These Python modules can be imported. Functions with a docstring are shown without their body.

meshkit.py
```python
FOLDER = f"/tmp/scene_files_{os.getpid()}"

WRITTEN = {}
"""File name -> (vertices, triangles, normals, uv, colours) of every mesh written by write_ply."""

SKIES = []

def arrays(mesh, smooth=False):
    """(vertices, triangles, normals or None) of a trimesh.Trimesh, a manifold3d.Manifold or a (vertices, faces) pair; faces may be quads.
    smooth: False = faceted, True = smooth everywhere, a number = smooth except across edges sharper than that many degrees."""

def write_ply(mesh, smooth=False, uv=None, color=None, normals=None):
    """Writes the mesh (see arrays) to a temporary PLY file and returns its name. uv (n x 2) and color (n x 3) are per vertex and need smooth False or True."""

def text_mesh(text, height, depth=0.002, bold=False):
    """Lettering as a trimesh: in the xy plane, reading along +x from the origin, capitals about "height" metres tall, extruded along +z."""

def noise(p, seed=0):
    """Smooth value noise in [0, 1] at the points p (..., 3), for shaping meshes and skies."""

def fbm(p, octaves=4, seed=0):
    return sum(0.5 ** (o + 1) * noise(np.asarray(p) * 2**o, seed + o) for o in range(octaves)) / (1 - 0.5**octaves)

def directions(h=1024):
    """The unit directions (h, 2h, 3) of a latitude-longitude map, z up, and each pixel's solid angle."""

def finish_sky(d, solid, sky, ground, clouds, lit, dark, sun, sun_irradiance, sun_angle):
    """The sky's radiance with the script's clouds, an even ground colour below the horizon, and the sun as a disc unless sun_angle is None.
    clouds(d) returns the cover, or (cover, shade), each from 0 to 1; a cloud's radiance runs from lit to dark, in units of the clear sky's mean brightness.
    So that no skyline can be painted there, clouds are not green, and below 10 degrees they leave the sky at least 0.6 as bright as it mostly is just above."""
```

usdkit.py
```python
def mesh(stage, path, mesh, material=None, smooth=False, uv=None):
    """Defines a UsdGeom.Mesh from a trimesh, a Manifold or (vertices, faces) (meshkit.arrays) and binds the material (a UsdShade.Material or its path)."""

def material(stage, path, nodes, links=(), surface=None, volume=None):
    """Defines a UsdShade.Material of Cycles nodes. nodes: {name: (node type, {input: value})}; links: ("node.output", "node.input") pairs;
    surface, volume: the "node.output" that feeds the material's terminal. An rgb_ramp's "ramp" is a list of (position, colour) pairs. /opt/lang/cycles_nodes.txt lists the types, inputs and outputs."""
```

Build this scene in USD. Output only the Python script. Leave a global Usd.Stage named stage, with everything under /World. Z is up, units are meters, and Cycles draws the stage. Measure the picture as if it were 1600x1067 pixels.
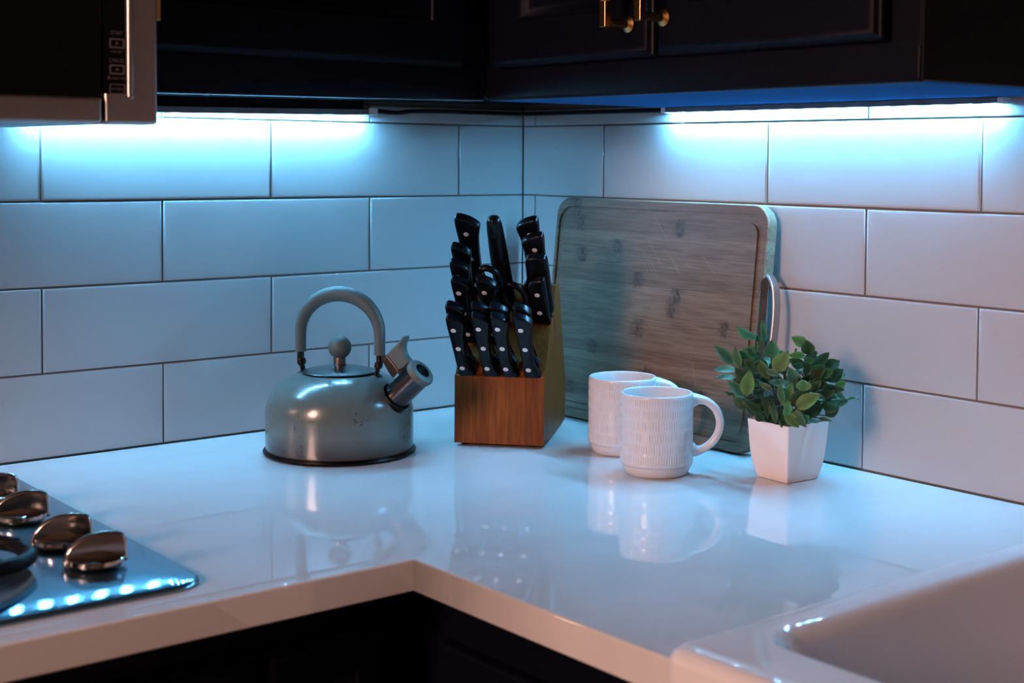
import math, random
import numpy as np, trimesh, manifold3d as m3, usdkit, meshkit
from shapely.geometry import Polygon
from pxr import Usd, UsdGeom, UsdLux, UsdShade, Gf, Sdf, Vt

stage = Usd.Stage.CreateInMemory()
UsdGeom.SetStageUpAxis(stage, 'Z'); UsdGeom.SetStageMetersPerUnit(stage, 1.0)
world = UsdGeom.Xform.Define(stage, '/World'); stage.SetDefaultPrim(world.GetPrim())
UsdGeom.Scope.Define(stage, '/World/Looks')
random.seed(7); rng = np.random.default_rng(7)
PI = math.pi
CT = 0.91                      # worktop height

# ------------------------------------------------------------------ camera
cam = UsdGeom.Camera.Define(stage, '/World/camera')
YAW, PIT, ROL, FPX, CX, CY = 0.690678525, -0.0462074479, 0.006973271, 2235.15, 851.431, 349.870
fw = np.array([math.sin(YAW)*math.cos(PIT), math.cos(YAW)*math.cos(PIT), math.sin(PIT)])
r0 = np.cross(fw, [0, 0, 1]); r0 /= np.linalg.norm(r0); u0 = np.cross(r0, fw)
rt, up = math.cos(ROL)*r0 + math.sin(ROL)*u0, -math.sin(ROL)*r0 + math.cos(ROL)*u0
CAM = (-1.3341, -1.6666, 1.2697)
cam.AddTransformOp().Set(Gf.Matrix4d(*rt, 0, *up, 0, *(-fw), 0, *CAM, 1))
cam.CreateHorizontalApertureAttr(36.0); cam.CreateFocalLengthAttr(FPX*36/1600)
cam.CreateHorizontalApertureOffsetAttr((800-CX)*36/1600)
cam.CreateVerticalApertureOffsetAttr((CY-533.5)*36/1600)
cam.CreateClippingRangeAttr(Gf.Vec2f(0.05, 100))
cam.CreateFStopAttr(7.1); cam.CreateFocusDistanceAttr(1.70)
cam.CreateExposureAttr(0.0)

# ------------------------------------------------------------------ lights
# warm room lamp behind the photographer's left shoulder; blue LED bars under the cabinets are built further down
LED_COLOR, LED_POWER = (0.165, 0.57, 1.0), 3050.0
LAMP_COLOR, LAMP_POWER = (1.0, 0.59, 0.48), 38.0
lamp = UsdLux.SphereLight.Define(stage, '/World/room_lamp_light')
lamp.AddTranslateOp().Set((-3.6, -1.05, 1.98)); lamp.CreateRadiusAttr(0.44)
lamp.CreateColorAttr(Gf.Vec3f(*LAMP_COLOR)); lamp.CreateIntensityAttr(LAMP_POWER)

# ------------------------------------------------------------------ helpers
_used = {}
def numbered(parent, name):
    k = (parent, name); n = _used.get(k, 0); _used[k] = n + 1
    return f'{parent}/{name}' if n == 0 else f'{parent}/{name}_{n:03d}'

def path_of(p): return '/World' if p is None else (p if isinstance(p, str) else str(p.GetPath()))

def tag(p, label=None, cat=None, group=None, kind=None):
    p = p.GetPrim() if hasattr(p, 'GetPrim') else p
    for k, v in (('label', label), ('category', cat), ('group', group), ('kind', kind)):
        if v: p.SetCustomDataByKey(k, v)
    return p

def thing(name, label, cat, loc=(0, 0, 0), rz=0.0, group=None):
    x = UsdGeom.Xform.Define(stage, numbered('/World', name))
    x.AddTranslateOp().Set(Gf.Vec3d(*map(float, loc)))
    if rz: x.AddRotateZOp().Set(float(math.degrees(rz)))
    return tag(x, label, cat, group)

def struct(name):
    x = UsdGeom.Xform.Define(stage, '/World/' + name)
    return tag(x, kind='structure')

def obj(name, mesh, mat, parent=None, smooth=30, attrs=None, label=None, kind=None):
    path = numbered(path_of(parent), name)
    v, f, n = meshkit.arrays(mesh, smooth)
    m = UsdGeom.Mesh.Define(stage, path)
    m.CreatePointsAttr(Vt.Vec3fArray.FromNumpy(v.astype(np.float32)))
    m.CreateFaceVertexCountsAttr(Vt.IntArray.FromNumpy(np.full(len(f), 3, np.int32)))
    m.CreateFaceVertexIndicesAttr(Vt.IntArray.FromNumpy(f.astype(np.int32).ravel()))
    m.CreateSubdivisionSchemeAttr('none')
    if n is not None:
        m.CreateNormalsAttr(Vt.Vec3fArray.FromNumpy(n.astype(np.float32))); m.SetNormalsInterpolation('vertex')
    for k, fn in (attrs or {}).items():
        UsdGeom.PrimvarsAPI(m).CreatePrimvar(k, Sdf.ValueTypeNames.FloatArray, 'vertex').Set(Vt.FloatArray.FromNumpy(np.asarray(fn(v), np.float32)))
    UsdShade.MaterialBindingAPI.Apply(m.GetPrim()).Bind(mat)
    return tag(m.GetPrim(), label, None, None, kind)

def copy_thing(root, label, loc, rz=0.0):
    was = root.GetCustomData()
    x = UsdGeom.Xform.Define(stage, numbered('/World', root.GetName().rstrip('0123456789').rstrip('_')))
    x.GetPrim().GetReferences().AddInternalReference(root.GetPath())
    x.ClearXformOpOrder(); x.AddTranslateOp().Set(Gf.Vec3d(*map(float, loc)))
    if rz: x.AddRotateZOp().Set(float(math.degrees(rz)))
    x.GetPrim().SetInstanceable(True)
    return tag(x, label, was['category'], was.get('group'))

def man(v, f): return m3.Manifold(m3.Mesh(np.asarray(v, np.float32), np.asarray(f, np.uint32)))
def box(x0, x1, y0, y1, z0, z1):
    return m3.Manifold.cube((x1-x0, y1-y0, z1-z0)).translate((x0, y0, z0))
def rbox(x0, x1, y0, y1, z0, z1, r=0.003, seg=12):
    """box with rounded edges"""
    s = m3.Manifold.sphere(r, seg)
    return m3.Manifold.batch_hull([s.translate((x, y, z)) for x in (x0+r, x1-r) for y in (y0+r, y1-r) for z in (z0+r, z1-r)])
def tm(m):
    if hasattr(m, 'to_mesh'):
        q = m.to_mesh(); return trimesh.Trimesh(q.vert_properties[:, :3], q.tri_verts, process=False)
    return m
def cat(*ms): return trimesh.util.concatenate([tm(m) for m in ms])
def moved(mesh, M=None, t=(0, 0, 0)):
    m = tm(mesh).copy()
    if M is not None:
        T = np.eye(4); T[:3, :3] = M; m.apply_transform(T)
        if np.linalg.det(np.asarray(M)) < 0: m.invert()
    m.apply_translation(t); return m
def basis(x, y, z): return np.array([x, y, z], float).T
def lathe(profile, n=48):
    """profile (r, z) from the bottom axis outward and back to the axis; closed when it starts and ends at r = 0"""
    P = np.asarray(profile, float); k = len(P); a = np.arange(n)*2*PI/n
    v = np.stack([P[None, :, 0]*np.cos(a)[:, None], P[None, :, 0]*np.sin(a)[:, None], np.broadcast_to(P[None, :, 1], (n, k))], -1).reshape(-1, 3)
    f = []
    for i in range(n):
        for j in range(k-1):
            A, B, Cc, D = i*k+j, ((i+1) % n)*k+j, ((i+1) % n)*k+j+1, i*k+j+1
            f += [(A, B, Cc), (A, Cc, D)]
    m = trimesh.Trimesh(v, f, process=False); m.merge_vertices(); m.update_faces(m.nondegenerate_faces()); return m
def ring_loft(rings, cap=True):
    """rings: list of (n, 3) closed loops with the same n, lofted; flat end caps as fans"""
    R = np.asarray(rings, float); k, n = R.shape[:2]; v = R.reshape(-1, 3); f = []
    for j in range(k-1):
        for i in range(n):
            a, b = j*n+i, j*n+(i+1) % n
            f += [(a, b, b+n), (a, b+n, a+n)]
    v = list(v)
    if cap:
        c0, c1 = len(v), len(v)+1
        v += [R[0].mean(0), R[-1].mean(0)]
        for i in range(n):
            f += [(c0, (i+1) % n, i), (c1, (k-1)*n+i, (k-1)*n+(i+1) % n)]
    m = trimesh.Trimesh(np.array(v), f, process=False)
    return m
def tube(pts, rad, n=14, up=None, flat=1.0):
    """sweep of a round (or flattened) section along pts with rounded ends"""
    P = np.asarray(pts, float); k = len(P); rad = np.broadcast_to(rad, (k,))
    T = np.gradient(P, axis=0); T /= np.linalg.norm(T, axis=1)[:, None]
    N = np.cross(T[0], [0, 0, 1] if up is None else up)
    if np.linalg.norm(N) < 1e-3: N = np.cross(T[0], [1, 0, 0])
    N /= np.linalg.norm(N); rings = []; a = np.arange(n)*2*PI/n
    for i in range(k):
        N = N - T[i]*(N@T[i]); N /= np.linalg.norm(N); B = np.cross(T[i], N)
        rings.append(P[i] + rad[i]*(np.cos(a)[:, None]*N + flat*np.sin(a)[:, None]*B))
    return ring_loft(rings)
def smooth_path(ctrl, m=10):
    """Catmull-Rom through the control points"""
    c = np.asarray(ctrl, float); c = np.vstack([2*c[0]-c[1], c, 2*c[-1]-c[-2]]); out = []
    for i in range(1, len(c)-2):
        for t in np.linspace(0, 1, m, endpoint=False):
            a, b, d, e = c[i-1], c[i], c[i+1], c[i+2]
            out.append(.5*((2*b)+(-a+d)*t+(2*a-5*b+4*d-e)*t*t+(-a+3*b-3*d+e)*t**3))
    return np.array(out+[c[-2]])
def rrect(w, h, r, n=6):
    """rounded rectangle outline, counter-clockwise, centred"""
    out = []
    for cx, cy, a0 in ((w/2-r, h/2-r, 0), (-w/2+r, h/2-r, PI/2), (-w/2+r, -h/2+r, PI), (w/2-r, -h/2+r, 3*PI/2)):
        for a in np.linspace(a0, a0+PI/2, n): out.append((cx+r*math.cos(a), cy+r*math.sin(a)))
    return np.array(out)
def pillow(outline, thick, r, steps=4):
    """flat plate with the given outline (ccw, n x 2, star-shaped), rounded rims, from z = 0 to thick"""
    o = np.asarray(outline, float); nx = np.roll(o, -1, 0)-np.roll(o, 1, 0)
    nn = np.stack([nx[:, 1], -nx[:, 0]], 1); nn /= np.linalg.norm(nn, axis=1)[:, None]
    rings = []
    for a in np.linspace(-PI/2, 0, steps): rings.append((r*(1-math.cos(a)), r+r*math.sin(a)))
    for a in np.linspace(0, PI/2, steps): rings.append((r*(1-math.cos(a)), thick-r+r*math.sin(a)))
    return ring_loft([np.column_stack([o-nn*i, np.full(len(o), z)]) for i, z in rings])
def rect_loft(x0, x1, z0, z1, prof):
    """panel seen along -y: nested rectangles given by (inset, y)"""
    return ring_loft([[(x0+i, y, z0+i), (x1-i, y, z0+i), (x1-i, y, z1-i), (x0+i, y, z1-i)] for i, y in prof])

# ------------------------------------------------------------------ materials
def mat(name, base, rough=0.5, metal=0.0, spec=0.5, coat=0.0, coat_rough=0.05, bump=None, var=None, extra=None, stretch=(1, 1, 1), rvar=None):
    """principled material; var = (other colour, noise scale, lo, hi); bump = (noise scale, distance); object coordinates, stretched"""
    nodes = {'p': ('principled_bsdf', dict(base_color=base, roughness=rough, metallic=metal, specular_ior_level=spec, coat_weight=coat, coat_roughness=coat_rough, **(extra or {})))}
    links = []
    if bump or var or rvar:
        nodes['tc'] = ('texture_coordinate', {}); nodes['mp'] = ('mapping', {'scale': stretch}); links.append(('tc.object', 'mp.vector'))
    if var:
        nodes['nv'] = ('noise_texture', {'scale': var[1], 'detail': 5.0, 'roughness': 0.6}); nodes['rv'] = ('rgb_ramp', {'ramp': [(var[2], base), (var[3], var[0])]})
        links += [('mp.vector', 'nv.vector'), ('nv.fac', 'rv.fac'), ('rv.color', 'p.base_color')]
    if rvar:
        nodes['nr'] = ('noise_texture', {'scale': rvar[0], 'detail': 4.0}); nodes['mr'] = ('map_range', {'to_min': rvar[1], 'to_max': rvar[2], 'from_min': 0.3, 'from_max': 0.7})
        links += [('mp.vector', 'nr.vector'), ('nr.fac', 'mr.value'), ('mr.result', 'p.roughness')]
    if bump:
        nodes['nb'] = ('noise_texture', {'scale': bump[0], 'detail': 4.0}); nodes['b'] = ('bump', {'strength': 1.0, 'distance': bump[1]})
        links += [('mp.vector', 'nb.vector'), ('nb.fac', 'b.height'), ('b.normal', 'p.normal')]
    return usdkit.material(stage, '/World/Looks/' + name, nodes, links, surface='p.BSDF')

M = {}
M['tile'] = mat('tile_glaze', (.415, .415, .412), .16, spec=.5, bump=(7, .0006))
M['grout'] = mat('grout', (.16, .125, .105), .9, bump=(900, .0004))
M['plaster'] = mat('plaster', (.15, .145, .14), .9)
M['floor'] = mat('floor_wood', (.10, .055, .03), .4, var=((.05, .027, .015), 6, .4, .6), stretch=(1, 8, 1))
M['quartz'] = mat('quartz', (.60, .595, .59), .012, spec=.6, var=((.57, .565, .56), 4, .45, .62), stretch=(1, 2.2, 1), coat=.22, coat_rough=.01)
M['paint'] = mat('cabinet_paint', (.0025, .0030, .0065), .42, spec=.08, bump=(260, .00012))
M['under_lit'] = mat('cabinet_underside_lit_blue', (.030, .130, .330), .35, spec=.0, bump=(160, .0006))  # near-black paint; blue LED light on the underside put into the colour
M['lip'] = mat('cabinet_paint_edge', (.006, .014, .035), .18, spec=.6)
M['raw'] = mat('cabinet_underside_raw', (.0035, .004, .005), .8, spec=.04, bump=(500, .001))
M['steel'] = mat('brushed_steel', (.42, .38, .36), .34, metal=1.0, bump=(700, .00003), stretch=(1, 60, 60))
M['tray'] = usdkit.material(stage, '/World/Looks/brushed_tray_steel', {     # a sharp brushed lobe over a broad one, blue reflected light tinted into both
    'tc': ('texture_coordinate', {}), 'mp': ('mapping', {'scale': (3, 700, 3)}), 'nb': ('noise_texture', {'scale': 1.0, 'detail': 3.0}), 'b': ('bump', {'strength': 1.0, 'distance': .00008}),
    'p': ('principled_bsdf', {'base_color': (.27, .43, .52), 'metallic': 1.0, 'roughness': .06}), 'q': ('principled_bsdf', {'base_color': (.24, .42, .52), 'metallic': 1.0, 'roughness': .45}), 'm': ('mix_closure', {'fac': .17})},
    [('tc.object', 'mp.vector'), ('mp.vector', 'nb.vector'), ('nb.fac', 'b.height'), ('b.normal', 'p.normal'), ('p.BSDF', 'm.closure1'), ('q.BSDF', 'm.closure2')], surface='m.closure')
M['ring'] = mat('blackened_steel', (.018, .015, .014), .32, metal=1.0)
M['spout'] = mat('spout_steel', (.075, .068, .068), .22, metal=1.0)
M['void'] = mat('hole_black', (.0015, .0015, .0015), .5, spec=.08)
M['chrome'] = mat('knob_metal', (.45, .38, .34), .13, metal=1.0)
M['dark_metal'] = mat('dark_metal', (.20, .19, .18), .30, metal=1.0)
M['brass'] = mat('brass', (.62, .36, .14), .24, metal=1.0)
M['glass_black'] = mat('black_glass', (.0015, .0015, .002), .06, spec=.22)
M['print'] = mat('panel_print', (.105, .09, .092), .7, spec=.1)
M['iron'] = mat('cast_iron', (.004, .004, .005), .5, spec=.12, bump=(400, .0003))
M['rubber'] = mat('black_rubber', (.005, .005, .006), .6, spec=.15)
M['black'] = mat('black_handle', (.0035, .0038, .005),   .24, spec=.18, bump=(300, .00006))
M['rivet'] = mat('rivet_metal', (.72, .71, .72), .35, metal=0.25)
M['porcelain'] = mat('sink_porcelain', (.70, .70, .71), .02)
M['pot'] = mat('pot_plastic', (.80, .765, .75), .32)
M['soil'] = mat('soil', (.02, .017, .012), .9, bump=(300, .002))
M['stem'] = mat('stem_plastic', (.03, .022, .012), .5)
M['bar'] = mat('bar_aluminium', (.14, .135, .14), .5, metal=0.2)
M['clip'] = mat('clip_plastic', (.8, .8, .8), .4)
M['grip'] = mat('kettle_grip', (.078, .098, .089), .55, bump=(1500, .00006))
WOODS = [mat('block_wood_%d' % i, c, .42, var=(d, 9, .36, .66), stretch=(26, 26, 2.0), spec=.15)
         for i, (c, d) in enumerate([((.215, .064, .012), (.12, .031, .006)), ((.185, .053, .010), (.10, .025, .005)), ((.24, .074, .014), (.135, .036, .007))])]
M['block_face'] = mat('block_face_wood', (.26, .13, .05), .5, var=((.15, .07, .026), 9, .36, .66), stretch=(30, 30, 3))
LEAF = []
for i, (c, d) in enumerate([((.040, .095, .040), (.075, .135, .045)), ((.050, .110, .055), (.08, .145, .07)), ((.018, .045, .014), (.03, .07, .02)), ((.075, .15, .035), (.12, .19, .05))]):
    nodes = {'tc': ('texture_coordinate', {}), 'n': ('noise_texture', {'scale': 90.0, 'detail': 4.0}), 'r': ('rgb_ramp', {'ramp': [(.38, c), (.66, d)]}),
             'at': ('attribute', {'attribute': 'vein'}), 'mx': ('mix_color', {'b': tuple(x*.62 for x in c)}), 'ae': ('attribute', {'attribute': 'edge'}), 'me': ('mix_color', {'b': tuple(x*1.7+.02 for x in c)}),
             'p': ('principled_bsdf', {'roughness': .55, 'specular_ior_level': .3}), 't': ('translucent_bsdf', {}), 'm': ('mix_closure', {'fac': .22})}
    LEAF.append(usdkit.material(stage, '/World/Looks/leaf_%d' % i, nodes,
        [('tc.object', 'n.vector'), ('n.fac', 'r.fac'), ('r.color', 'mx.a'), ('at.fac', 'mx.fac'), ('mx.result', 'me.a'), ('ae.fac', 'me.fac'), ('me.result', 'p.base_color'), ('me.result', 't.color'), ('p.BSDF', 'm.closure1'), ('t.BSDF', 'm.closure2')], surface='m.closure'))
# kettle enamel: sage with rusty chips and a scorched foot
M['enamel'] = usdkit.material(stage, '/World/Looks/kettle_enamel', {
    'tc': ('texture_coordinate', {}), 'v': ('voronoi_texture', {'scale': 115.0}), 'vd': ('noise_texture', {'scale': 400.0}), 'vm': ('mix_color', {'blend_type': 'linear_light', 'fac': .006}), 'n2': ('noise_texture', {'scale': 26.0, 'detail': 3.0}),
    'chip': ('map_range', {'from_min': .33, 'from_max': .20, 'to_min': 0.0, 'to_max': 1.0, 'clamp': True}),
    'rare': ('map_range', {'from_min': .585, 'from_max': .61, 'to_min': 0.0, 'to_max': .95, 'clamp': True}), 'mul': ('math', {'math_type': 'multiply'}),
    'sx': ('attribute', {'attribute': 'height'}), 'nz': ('noise_texture', {'scale': 22.0}), 'add': ('math', {'math_type': 'multiply_add', 'value2': .012}),
    'sc': ('map_range', {'from_min': .038, 'from_max': .015, 'to_min': 0.0, 'to_max': .95, 'clamp': True}),
    'c1': ('mix_color', {'a': (.098, .126, .113), 'b': (.030, .016, .008)}), 'c2': ('mix_color', {'b': (.045, .018, .008)}),
    'p': ('principled_bsdf', {'roughness': .22, 'coat_weight': .35, 'coat_roughness': .08})},
    [('tc.object', 'vd.vector'), ('tc.object', 'vm.a'), ('vd.color', 'vm.b'), ('vm.result', 'v.vector'), ('tc.object', 'n2.vector'), ('v.distance', 'chip.value'), ('n2.fac', 'rare.value'), ('chip.result', 'mul.value1'), ('rare.result', 'mul.value2'),
     ('tc.object', 'nz.vector'), ('nz.fac', 'add.value1'), ('sx.fac', 'add.value3'), ('add.value', 'sc.value'),
     ('sc.result', 'c1.fac'), ('c1.result', 'c2.a'), ('mul.value', 'c2.fac'), ('c2.result', 'p.base_color')], surface='p.BSDF')
# mug glaze: white, breaking to grey-brown in the pressed dashes
M['mug'] = usdkit.material(stage, '/World/Looks/mug_glaze', {
    'at': ('attribute', {'attribute': 'dash'}), 'mx': ('mix_color', {'a': (.60, .595, .60), 'b': (.545, .525, .515)}), 'tc': ('texture_coordinate', {}),
    'n': ('noise_texture', {'scale': 60.0, 'detail': 4.0}), 'm2': ('math', {'math_type': 'multiply'}), 'mr': ('map_range', {'from_min': .3, 'from_max': .65, 'to_min': .45, 'to_max': 1.0}),
    'p': ('principled_bsdf', {'roughness': .16})},
    [('tc.object', 'n.vector'), ('n.fac', 'mr.value'), ('mr.result', 'm2.value2'), ('at.fac', 'm2.value1'), ('m2.value', 'mx.fac'), ('mx.result', 'p.base_color')], surface='p.BSDF')
# bamboo strips: five tones, fine fibres along the strip, darker nodes from a mesh attribute
BAMBOO = []
for i, (c, d) in enumerate([((.200, .145, .096), (.128, .086, .053)), ((.182, .129, .083), (.118, .077, .047)), ((.214, .158, .107), (.142, .098, .062)), ((.166, .114, .071), (.106, .068, .040)), ((.190, .135, .088), (.110, .072, .043))]):
    BAMBOO.append(usdkit.material(stage, '/World/Looks/bamboo_%d' % i, {
        'tc': ('texture_coordinate', {}), 'mp': ('mapping', {'scale': (300.0, 17.0, 420.0), 'location': (3.1*i, 1.7*i, 0.9*i)}), 'n': ('noise_texture', {'scale': 1.0, 'detail': 4.0, 'roughness': .65}),
        'mq': ('mapping', {'scale': (170.0, 230.0, 200.0)}), 'n2': ('noise_texture', {'scale': 1.0, 'detail': 3.0}),
        'r': ('rgb_ramp', {'ramp': [(.38, d), (.60, c)]}), 'at': ('attribute', {'attribute': 'knot'}), 'ml': ('math', {'math_type': 'multiply'}),
        'r2': ('map_range', {'from_min': .35, 'from_max': .6, 'to_min': .25, 'to_max': 1.0}), 'mx': ('mix_color', {'b': (.026, .014, .008)}),
        'p': ('principled_bsdf', {'roughness': .48})},
        [('tc.object', 'mp.vector'), ('mp.vector', 'n.vector'), ('n.fac', 'r.fac'), ('tc.object', 'mq.vector'), ('mq.vector', 'n2.vector'), ('n2.fac', 'r2.value'), ('at.fac', 'ml.value1'), ('r2.result', 'ml.value2'),
         ('ml.value', 'mx.fac'), ('r.color', 'mx.a'), ('mx.result', 'p.base_color')], surface='p.BSDF'))
M['scratch'] = mat('scratch', (.27, .21, .155), .6)
def glow(name, color, power):
    return usdkit.material(stage, '/World/Looks/' + name, {'e': ('emission', {'color': color, 'strength': power})}, [], surface='e.emission')
M['led'] = glow('led_glow', LED_COLOR, LED_POWER)
M['led_right'] = glow('led_glow_right', LED_COLOR, LED_POWER*1.35)

# ------------------------------------------------------------------ the room
RW = np.array([[0, 1, 0], [-1, 0, 0], [0, 0, 1]], float)       # wall-local (x along, -y into the room) -> right wall
ID = np.eye(3)
obj('slab', box(-4.3, .1, -4.3, .1, -.1, 0), M['floor'], struct('floor'), False)
obj('slab', box(-4.3, .1, -4.3, .1, 2.44, 2.54), M['plaster'], struct('ceiling'), False)
wl, wr = struct('wall_left'), struct('wall_right')
obj('backing', box(-4.2, .1, .0085, .1, 0, 2.44), M['plaster'], wl, False)
obj('backing', box(.0085, .1, -4.2, .0085, 0, 2.44), M['plaster'], wr, False)
obj('slab', box(-4.2, .1, -4.3, -4.2, 0, 2.44), M['plaster'], struct('wall_back'), False)
obj('slab', box(-4.3, -4.2, -4.3, .1, 0, 2.44), M['plaster'], struct('wall_side'), False)

TL, TH, GR = .3022, .1016, .0020
def tile_mesh(x0, x1, z0, z1, lip):
    prof = [(0, .0075), (0, .0012), (.0003, .0005), (.0011, .0001), (.003, 0), (.012, -.00012)]
    rings = []
    for i, y in prof: rings.append([(x0+i, y-lip, z0+i), (x1-i, y-lip, z0+i), (x1-i, y-lip, z1-i), (x0+i, y-lip, z1-i)])
    return ring_loft(rings)
def tile_wall(parent, side, s_first, far):
    """rows 1..4 from the top and the cut strip above; joints at s_first + k*TL from the corner (half a tile off in rows 2 and 4)"""
    Mx = ID if side == 'l' else RW
    rows = [(CT+.406-(k+1)*TH+GR/2, CT+.406-k*TH-GR/2, (s_first + (TL/2 if k % 2 else 0)) % TL) for k in range(4)]
    rows[3] = (CT+.0016, rows[3][1], rows[3][2])
    rows.append((CT+.406+GR/2, CT+.4295, (s_first+TL/2) % TL))
    for z0, z1, s0 in rows:
        edges = [-0.0004] + list(np.arange(s0 if s0 > .01 else s0+TL, far, TL)) + [far]
        for a, b in zip(edges[:-1], edges[1:]):
            lip = rng.uniform(-.0003, .0004)
            a2, b2 = a+GR/2, b-GR/2
            x0, x1 = (-b2, -a2) if side == 'l' else (a2, b2)
            obj('tile', moved(tile_mesh(x0, x1, z0, z1, lip), Mx), M['tile'], parent, 40)
    x0, x1 = (-far, 0) if side == 'l' else (0, far)
    obj('grout', moved(box(x0, x1, .0022, .0085, CT, CT+.4295), Mx), M['grout'], parent, False)
tile_wall(wl, 'l', .1181, 1.75)
tile_wall(wr, 'r', .1796, 1.80)

# worktop
wt = rbox(-3.2, -.0015, -.617, -.0015, CT-.030, CT, .0022, 16) + rbox(-.617, -.0015, -.9465, -.0015, CT-.030, CT, .0022, 16) + rbox(-.085, -.0015, -1.8, -.90, CT-.030, CT, .0022, 16)
bowl = (-1.02, -.50, .105)                                       # pan of the front right burner
wt = wt - box(-1.46, -.84, -.54, -.11, CT-.04, CT+.01)
p = obj('worktop', wt, M['quartz'], None, 35)
tag(p, 'white polished L-shaped stone worktop running into the tiled corner', 'worktop')

# ------------------------------------------------------------------ upper cabinets
def door(name, parent, x0, x1, z0, z1, y, Mx, inset=.050):
    d = rect_loft(x0, x1, z0, z1, [(0, y+.019), (0, y+.009), (.0012, y+.0065), (.0032, y+.0055), (.0062, y+.0016), (.009, y+.0002), (.011, y), (inset, y), (inset+.002, y+.0026),
                  (inset+.0045, y+.0028), (inset+.012, y+.0075), (inset+.0165, y+.0085), (inset+.03, y+.0085)])
    return obj(name, moved(d, Mx), M['paint'], parent, 25)
def pull(parent, x, z0, z1, y, Mx, side):
    """brass bar pull, collared square ends, round roses on posts; y = door face"""
    ms = []
    yb = y-.034
    bar = lathe([(0, z0+.026), (.0058, z0+.0262), (.0070, z0+.029), (.0073, z0+.033), (.0073, z1-.033), (.0070, z1-.029), (.0058, z1-.0262), (0, z1-.026)], 20)
    ms.append(moved(bar, None, (x, yb, 0)))
    for z, sg in ((z0, 1), (z1, -1)):
        ms.append(rbox(x-.0045, x+.0045, yb-.0045, yb+.0045, min(z, z+sg*.027), max(z, z+sg*.027), .0008))
        post = moved(lathe([(0, 0), (.0075, 0), (.0088, .0010), (.0088, .0030), (.0062, .0050), (.0045, .0065), (.0042, .031), (0, .031)], 20), basis((1, 0, 0), (0, 0, 1), (0, -1, 0)))
        post.apply_translation((x, y, z+sg*.0052)); ms.append(post)
    return obj('handle', moved(cat(*ms), Mx), M['brass'], parent, 35, label='brushed brass bar handle')
def sheared(m, a, k, xr):
    m = tm(m).copy(); v = np.array(m.vertices); v[:, 2] += a+k*(v[:, 0]-xr); m.vertices = v; return m
SC = (.0006, .0101, -.300)
ZB, ZT = 1.337, 2.20
uc = thing('upper_cabinet', 'near-black wall cabinet between the microwave and the tiled corner', 'cabinet')
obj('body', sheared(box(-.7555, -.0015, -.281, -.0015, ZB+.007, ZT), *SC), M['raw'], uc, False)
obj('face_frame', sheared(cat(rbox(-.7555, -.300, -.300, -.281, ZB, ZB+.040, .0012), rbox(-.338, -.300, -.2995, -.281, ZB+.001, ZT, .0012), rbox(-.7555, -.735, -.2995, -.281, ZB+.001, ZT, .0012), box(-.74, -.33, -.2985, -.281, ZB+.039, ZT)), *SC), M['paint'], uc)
obj('bottom_edge', sheared(rbox(-.7555, -.3005, -.3002, -.2815, ZB-.0009, ZB+.0012, .0006), *SC), M['lip'], uc)
d = door('door', uc, -.7500, -.3378, 1.3745, 2.16, -.3195, ID)
pull(d, -.7400, 1.3995, 1.56, -.3195, ID, 1)
ur = thing('upper_cabinet', 'near-black two-door wall cabinet with brass handles right of the corner', 'cabinet')
obj('body', moved(rbox(.3012, .920, -.290, -.0015, ZB, ZT, .002), RW), M['under_lit'], ur)
obj('face_frame', moved(cat(rbox(.3012, .921, -.300, -.2885, ZB, ZB+.040, .004), rbox(.3012, .921, -.2997, -.2885, ZB+.03, ZT, .0012)), RW), M['paint'], ur)
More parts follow.
